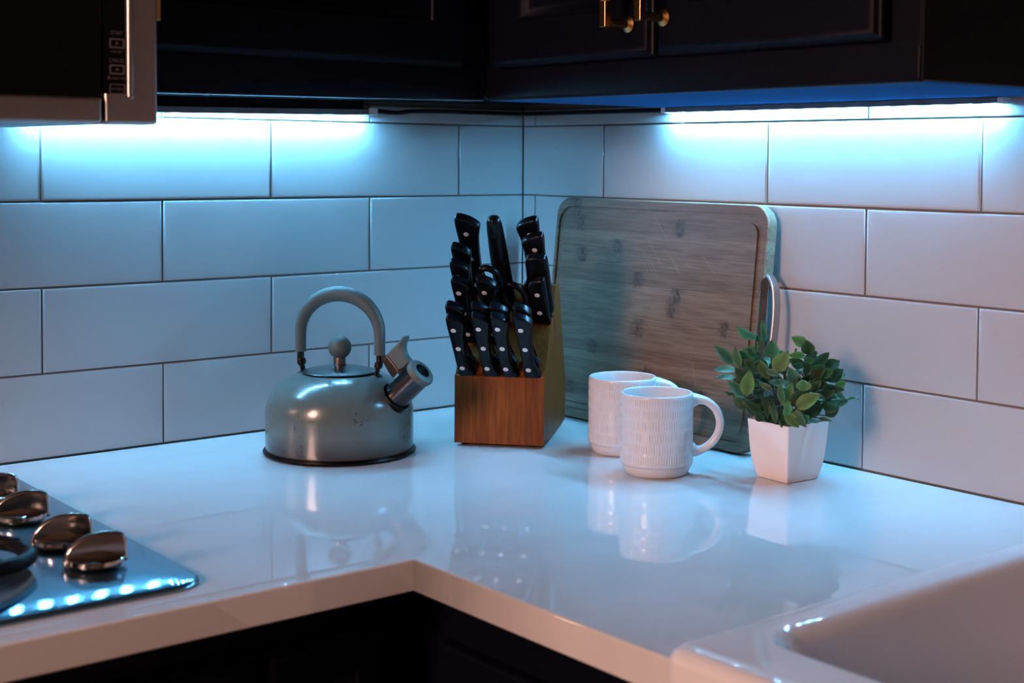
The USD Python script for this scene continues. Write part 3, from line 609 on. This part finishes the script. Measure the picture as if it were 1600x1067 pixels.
hp = smooth_path([(.2060, .0085, .2195), (.2105, .0085, .2170), (.2185, .0085, .2050), (.2225, .0085, .1850), (.2235, .0085, .1630), (.2225, .0085, .1410), (.2185, .0085, .1210), (.2105, .0085, .1085), (.2060, .0085, .1060)], 6)
hd = ring_loft([[tuple(p_ + n_*a + np.array([0, b, 0])) for a, b in rrect(.0045, .0125, .0018, 3)] for p_, n_ in zip(hp, [np.array([t[2], 0, -t[0]])/np.linalg.norm(t) for t in np.gradient(hp, axis=0)])])
h_ = obj('handle', moved(hd, BB), M['steel'], cb, 40, label='curved steel side handle')
obj('screw', moved(lathe([(0, 0), (.0026, 0), (.0022, .0010), (0, .0014)], 16), BB@basis((0, 1, 0), (0, 0, 1), (1, 0, 0)), BB@np.array([.2165, .0085, .2090])), M['rubber'], h_, 40)

# ------------------------------------------------------------------ mugs
mp = [(0, .0022), (.0290, .0020), (.0318, .0002), (.0338, .0002), (.0362, .0024), (.0382, .0060), (.0391, .0095), (.0393, .0112), (.0398, .0120), (.0411, .0128), (.0416, .0142)]
zs = np.linspace(.0155, .0895, 112); mp += [(.0417, z) for z in zs]
mp += [(.0416, .0912), (.0412, .0928), (.0402, .0936), (.0392, .0933), (.0386, .0920), (.0382, .085), (.0380, .05), (.0375, .015), (.0350, .0085), (.0250, .0065), (0, .0062)]
NA = 516
def dash_mask(a, z):
    row = np.floor((z-.0150)/.0130); fz = ((z-.0150)/.0130) % 1.0; k = a/(2*PI)*86 + .5*(row % 2) + .21*row
    fa = k % 1.0; cell = np.floor(k)
    h = np.sin(cell*12.9898+row*78.233)*43758.5453; h = h-np.floor(h)
    zi = np.clip((.42-.10*h-np.abs(fz-.5-.06*(h-.5)))/.10, 0, 1); ai = np.clip((.26-np.abs(fa-.5))/.14, 0, 1)
    fade = 1.0-.75*(h > .88)
    return zi*ai*fade*((z > .0155) & (z < .0895))
mb = lathe(mp, NA)
v = np.array(mb.vertices); r_ = np.hypot(v[:, 0], v[:, 1]); a_ = np.arctan2(v[:, 1], v[:, 0]) % (2*PI)
msk = dash_mask(a_, v[:, 2])*(r_ > .0414); v[:, :2] *= (1-(msk*.00042)/np.maximum(r_, 1e-6))[:, None]
mb = trimesh.Trimesh(v, mb.faces, process=False)
mg = thing('mug', 'front white ceramic mug, nearest the plant, with pressed dash pattern', 'mug', (-.1990, -.4965, CT), math.radians(-43.5), 'white dash-pattern mugs')
obj('body', mb, M['mug'], mg, True, attrs={'dash': lambda v: dash_mask(np.arctan2(v[:, 1], v[:, 0]) % (2*PI), v[:, 2])*(np.hypot(v[:, 0], v[:, 1]) > .0405)})
hpth = smooth_path([(.0390, 0, .0845), (.0470, 0, .0855), (.0570, 0, .0832), (.0668, 0, .0750), (.0714, 0, .0640), (.0716, 0, .0540), (.0682, 0, .0440), (.0615, 0, .0350), (.0530, 0, .0292), (.0455, 0, .0268), (.0390, 0, .0280)], 5)
tt = np.linspace(0, 1, len(hpth)); hr = .0047+.0040*np.exp(-(tt/.10)**2)+.0040*np.exp(-((1-tt)/.10)**2)
obj('handle', tube(hpth, hr, 20, up=(0, 1, 0), flat=1.25), M['mug'], mg, 60, attrs={'dash': lambda v: np.zeros(len(v))})
copy_thing(mg.GetPrim() if hasattr(mg, 'GetPrim') else mg, 'rear white ceramic mug, half hidden behind the other mug', (-.1500, -.3855, CT), math.radians(-43.5))

# ------------------------------------------------------------------ potted plant
PC = np.array([-.0994, -.6060, CT])
pl = thing('potted_plant', 'small artificial green plant in a square tapered white pot', 'potted plant', PC)
pa = math.radians(-4.3); PR = np.array([[math.cos(pa), -math.sin(pa), 0], [math.sin(pa), math.cos(pa), 0], [0, 0, 1]])
prof = [(.0225, 0), (.0240, .0012), (.0262, .0070), (.0285, .0180), (.0302, .0310), (.0313, .0450), (.0320, .0580), (.0326, .0652), (.0324, .0662), (.0312, .0662), (.0308, .0650), (.0300, .058), (.0280, .056)]
obj('pot', moved(ring_loft([[(x, y, z) for x, y in rrect(2*h, 2*h, .0022, 4)] for h, z in prof]), PR), M['pot'], pl, 40)
soil = ring_loft([[(x, y, z+.0015*math.sin(37*x*100)+.0012*math.sin(29*y*100)) for x, y in rrect(2*h, 2*h, .003, 4)] for h, z in ((.0296, .052), (.0297, .0592), (.022, .0605), (.010, .0612))])
obj('soil', moved(soil, PR), M['soil'], pl, 40)
def leaf(base, tip, wid, nrm, curl=.18, fold=.22):
    base, tip = np.asarray(base, float), np.asarray(tip, float); d = tip-base; L = np.linalg.norm(d); d /= L
    nrm = nrm-d*(nrm@d); nrm /= np.linalg.norm(nrm); s = np.cross(d, nrm); v, f, ve = [], [], []
    ts = np.linspace(0, 1, 11); ks = (-1, -.55, 0, .55, 1)
    for t in ts:
        w = wid/2*max(.02, (math.sin(PI*min(1, t**.82)))**.80) if 0 < t < 1 else wid*.012
        for k in ks:
            bend = -curl*L*(t-.0)**2*.55+curl*L*.18*t
            v.append(base+d*L*t+s*w*k+nrm*(fold*w*abs(k)+bend+.0006*math.sin(9*t+3*k)))
    m = len(ks)
    for i in range(len(ts)-1):
        for j in range(m-1): a = i*m+j; f += [(a, a+1, a+m+1), (a, a+m+1, a+m)]
    return trimesh.Trimesh(np.array(v), f, process=False)
def vein_fn(v): 
    n = len(v)//5; k = np.tile(np.array([0, 0, .55, 0, 0]), n); return k if len(k) == len(v) else np.zeros(len(v))
def edge_fn(v):
    n = len(v)//5; k = np.tile(np.array([.75, 0, 0, 0, .75]), n); return k if len(k) == len(v) else np.zeros(len(v))
VW = np.array([-.7586, -.6516, .12])                              # towards the room
def add_leaf(b, t, w, kind, jit=.36, fold=.20):
    n = VW + rng.normal(0, jit, 3)
    if kind == 1: n = np.array([-.55, -.45, .65]) + rng.normal(0, .2, 3)
    if kind == 2: n = VW*np.array([1, 1, 1]) + np.array([0, 0, -.5]) + rng.normal(0, .3, 3)
    obj('leaf', moved(leaf(b-PC, t-PC, w, n, rng.uniform(.05, .30), fold), None), LEAF[{0: 0, 1: 1, 2: 2, 3: 3}[kind]], pl, True, attrs={'vein': vein_fn, 'edge': edge_fn})
LEAVES=[
(-0.1309, -0.5847, 1.0681, -0.1521, -0.5761, 1.0797, 0.0134, 0),(-0.1173, -0.5852, 1.0623, -0.1247, -0.5884, 1.0869, 0.0077, 0),(-0.1233, -0.5843, 1.0602, -0.1255, -0.578, 1.0723, 0.0069, 0),
(-0.1145, -0.5808, 1.0559, -0.1303, -0.5647, 1.0535, 0.0081, 0),(-0.1212, -0.599, 1.047, -0.1289, -0.6059, 1.0663, 0.0165, 0),(-0.1544, -0.5726, 1.0402, -0.1704, -0.5604, 1.0601, 0.0118, 0),
(-0.1531, -0.5803, 1.0372, -0.1588, -0.5789, 1.0592, 0.0099, 0),(-0.1137, -0.571, 1.0384, -0.132, -0.5637, 1.0503, 0.0121, 0),(-0.1464, -0.5697, 1.0325, -0.1611, -0.5507, 1.0326, 0.0111, 1),
(-0.1405, -0.5643, 1.0232, -0.1627, -0.5537, 1.0235, 0.0077, 1),(-0.1386, -0.588, 1.027, -0.1497, -0.5826, 1.0467, 0.0111, 0),(-0.1482, -0.5891, 1.0243, -0.159, -0.5807, 1.0359, 0.0133, 2),
(-0.1613, -0.5984, 1.0084, -0.1623, -0.6038, 1.0352, 0.0143, 3),(-0.1572, -0.5909, 1.0051, -0.1686, -0.5798, 1.0235, 0.0118, 0),(-0.1613, -0.6015, 1.0041, -0.1708, -0.5884, 1.0071, 0.0064, 1),
(-0.1408, -0.6038, 0.9897, -0.1485, -0.5869, 0.998, 0.011, 2),(-0.1459, -0.5672, 1.0042, -0.1574, -0.5644, 1.0072, 0.0046, 2),(-0.1357, -0.6097, 1.0261, -0.144, -0.6007, 1.0463, 0.0118, 0),
(-0.1367, -0.6178, 1.0342, -0.1276, -0.6276, 1.0573, 0.0162, 3),(-0.1517, -0.6188, 1.0383, -0.1478, -0.6336, 1.0346, 0.0071, 1),(-0.1226, -0.6312, 1.0191, -0.1465, -0.6217, 1.0267, 0.0102, 1),
(-0.1462, -0.6221, 1.016, -0.1507, -0.6084, 1.0236, 0.0064, 0),(-0.1147, -0.6342, 1.015, -0.1265, -0.6306, 1.039, 0.0144, 1),(-0.141, -0.6343, 1.0015, -0.1484, -0.6355, 1.0249, 0.0086, 0),
(-0.1413, -0.637, 0.9986, -0.1338, -0.6396, 1.024, 0.0113, 3),(-0.1382, -0.6498, 0.9997, -0.1237, -0.6689, 1.0155, 0.015, 3),(-0.1375, -0.6384, 1.0021, -0.1256, -0.6576, 1.0182, 0.0131, 2),
(-0.1301, -0.6532, 1.0177, -0.1287, -0.6518, 1.0292, 0.0165, 3),(-0.1476, -0.645, 0.9908, -0.1553, -0.6537, 1.0079, 0.0105, 3),(-0.1488, -0.6436, 0.9948, -0.1388, -0.6542, 0.9801, 0.0112, 3),
(-0.1415, -0.6491, 0.9984, -0.1372, -0.6622, 0.9815, 0.0105, 0),(-0.1454, -0.6138, 1.0051, -0.1518, -0.6223, 0.988, 0.0079, 2),(-0.1481, -0.6261, 0.9978, -0.1456, -0.6291, 0.9809, 0.0068, 0),
(-0.1445, -0.6302, 0.998, -0.1358, -0.633, 0.9826, 0.0075, 2),(-0.0836, -0.6183, 1.0611, -0.0999, -0.612, 1.07, 0.012, 3),(-0.0886, -0.6247, 1.0508, -0.0899, -0.6242, 1.0662, 0.0146, 2),
(-0.0849, -0.6168, 1.0488, -0.1005, -0.6088, 1.0496, 0.0089, 3),(-0.0907, -0.6223, 1.0382, -0.1005, -0.6088, 1.0445, 0.0123, 2),(-0.0864, -0.6303, 1.0388, -0.0747, -0.6424, 1.0528, 0.0119, 2),
(-0.0985, -0.6286, 1.0302, -0.0988, -0.6405, 1.0489, 0.01, 2),(-0.0948, -0.642, 1.0109, -0.0949, -0.6375, 1.036, 0.0088, 2),(-0.0815, -0.6361, 1.0258, -0.0718, -0.6475, 1.0361, 0.0116, 2),
(-0.0714, -0.6387, 1.0213, -0.0603, -0.6511, 1.0336, 0.0128, 2),(-0.0627, -0.6425, 1.0134, -0.0532, -0.6494, 1.0195, 0.0105, 3),(-0.0859, -0.6401, 1.0088, -0.0774, -0.6567, 1.017, 0.0088, 2),
(-0.0658, -0.6451, 1.0095, -0.0582, -0.6515, 1.0003, 0.0077, 1),(-0.056, -0.6504, 1.0009, -0.0425, -0.6602, 1.0021, 0.0039, 1),(-0.0985, -0.6531, 1.0, -0.0957, -0.6719, 0.9964, 0.0126, 2),
(-0.111, -0.6538, 1.0103, -0.1012, -0.6603, 1.0068, 0.0068, 1),(-0.1007, -0.6505, 0.9846, -0.0956, -0.664, 0.9833, 0.0042, 0),(-0.1241, -0.654, 0.984, -0.1193, -0.6647, 0.9845, 0.0064, 1),
(-0.1287, -0.6548, 0.992, -0.1346, -0.6623, 0.9845, 0.0086, 0),(-0.1388, -0.5909, 0.9839, -0.1439, -0.584, 0.9914, 0.005, 2),(-0.1401, -0.6046, 0.9785, -0.1498, -0.6037, 0.9892, 0.0095, 2),
(-0.1191, -0.6444, 0.9913, -0.1057, -0.6544, 0.9972, 0.0151, 2),(-0.1418, -0.6256, 0.9859, -0.1491, -0.6281, 1.0018, 0.0075, 2),(-0.1302, -0.6468, 0.984, -0.1336, -0.6459, 0.9971, 0.0075, 2)
]

bases = []
for q in LEAVES:
    b, t = np.array(q[:3]), np.array(q[3:6]); t = b+(t-b)*1.08; add_leaf(b, t, q[6]*1.10, q[7]); bases.append(b)
axis = np.array([PC[0], PC[1]])
# inner and rear leaves that fill the bush
for k in range(96):
    th = rng.uniform(0, 2*PI); rr_ = .058*math.sqrt(rng.uniform(0, 1)); z = CT+rng.uniform(.072, .138)
    b = np.array([PC[0]+rr_*math.cos(th)*.85, PC[1]+rr_*math.sin(th)*.85, z])
    if b[0] > -.036: b[0] = -.045
    toward = (b[:2]-PC[:2])@np.array([-.7586, -.6516])
    if toward > .022: b[:2] -= (toward-.018)*np.array([-.7586, -.6516])
    dirn = np.array([math.cos(th), math.sin(th), rng.uniform(-.1, 1.0)]); dirn /= np.linalg.norm(dirn)
    t = b+dirn*rng.uniform(.018, .025)
    if t[0] > -.012: t[0] = -.02
    if (t-CT*0)[2] > CT+.150: continue
    add_leaf(b, t, rng.uniform(.0110, .0150), 2 if rng.uniform() < .6 else 0, .45); bases.append(b)
for k in range(16):
    f_ = -.030+.060*((k*.618) % 1.0); side_ = k % 2
    q = PR@(np.array([f_, -.027, 0]) if side_ else np.array([-.027, f_, 0])); o_ = PR@(np.array([f_*.4, -1., 0]) if side_ else np.array([-1., f_*.4, 0]))
    b = PC+q*.80+np.array([0, 0, rng.uniform(.074, .098)]); t = b+o_*rng.uniform(.010, .018)+np.array([0, 0, rng.uniform(-.012, .012)])
    add_leaf(b, t, rng.uniform(.0115, .0155), (0, 2, 0, 3)[k % 4], .4); bases.append(b)
# wiry stems: nine clusters from the soil, side twigs to every leaf
cl = [[] for _ in range(9)]; roots = [PC+PR@np.array([.016*i, .016*j, .057]) for i in (-1, 0, 1) for j in (-1, 0, 1)]
for b in bases:
    cl[int(np.argmin([np.linalg.norm((b-q)[:2]) for q in roots]))].append(b)
for root, bs in zip(roots, cl):
    if not bs: continue
    top = np.mean(bs, 0); top = top+np.array([0, 0, .012]); mid = root*.55+top*.45+np.array([0, 0, .012])
    main = smooth_path([root-PC, mid-PC, top-PC], 6); ms = [tube(main, np.linspace(.0014, .0008, len(main)), 7)]
    for b in bs:
        q = main[int(np.argmin(np.linalg.norm(main-(b-PC-np.array([0, 0, .010])), axis=1)))]
        ms.append(tube([q, (q+b-PC)/2+np.array([0, 0, .0015]), b-PC], .00062, 6))
    obj('stem', cat(*ms), M['stem'], pl, 60)
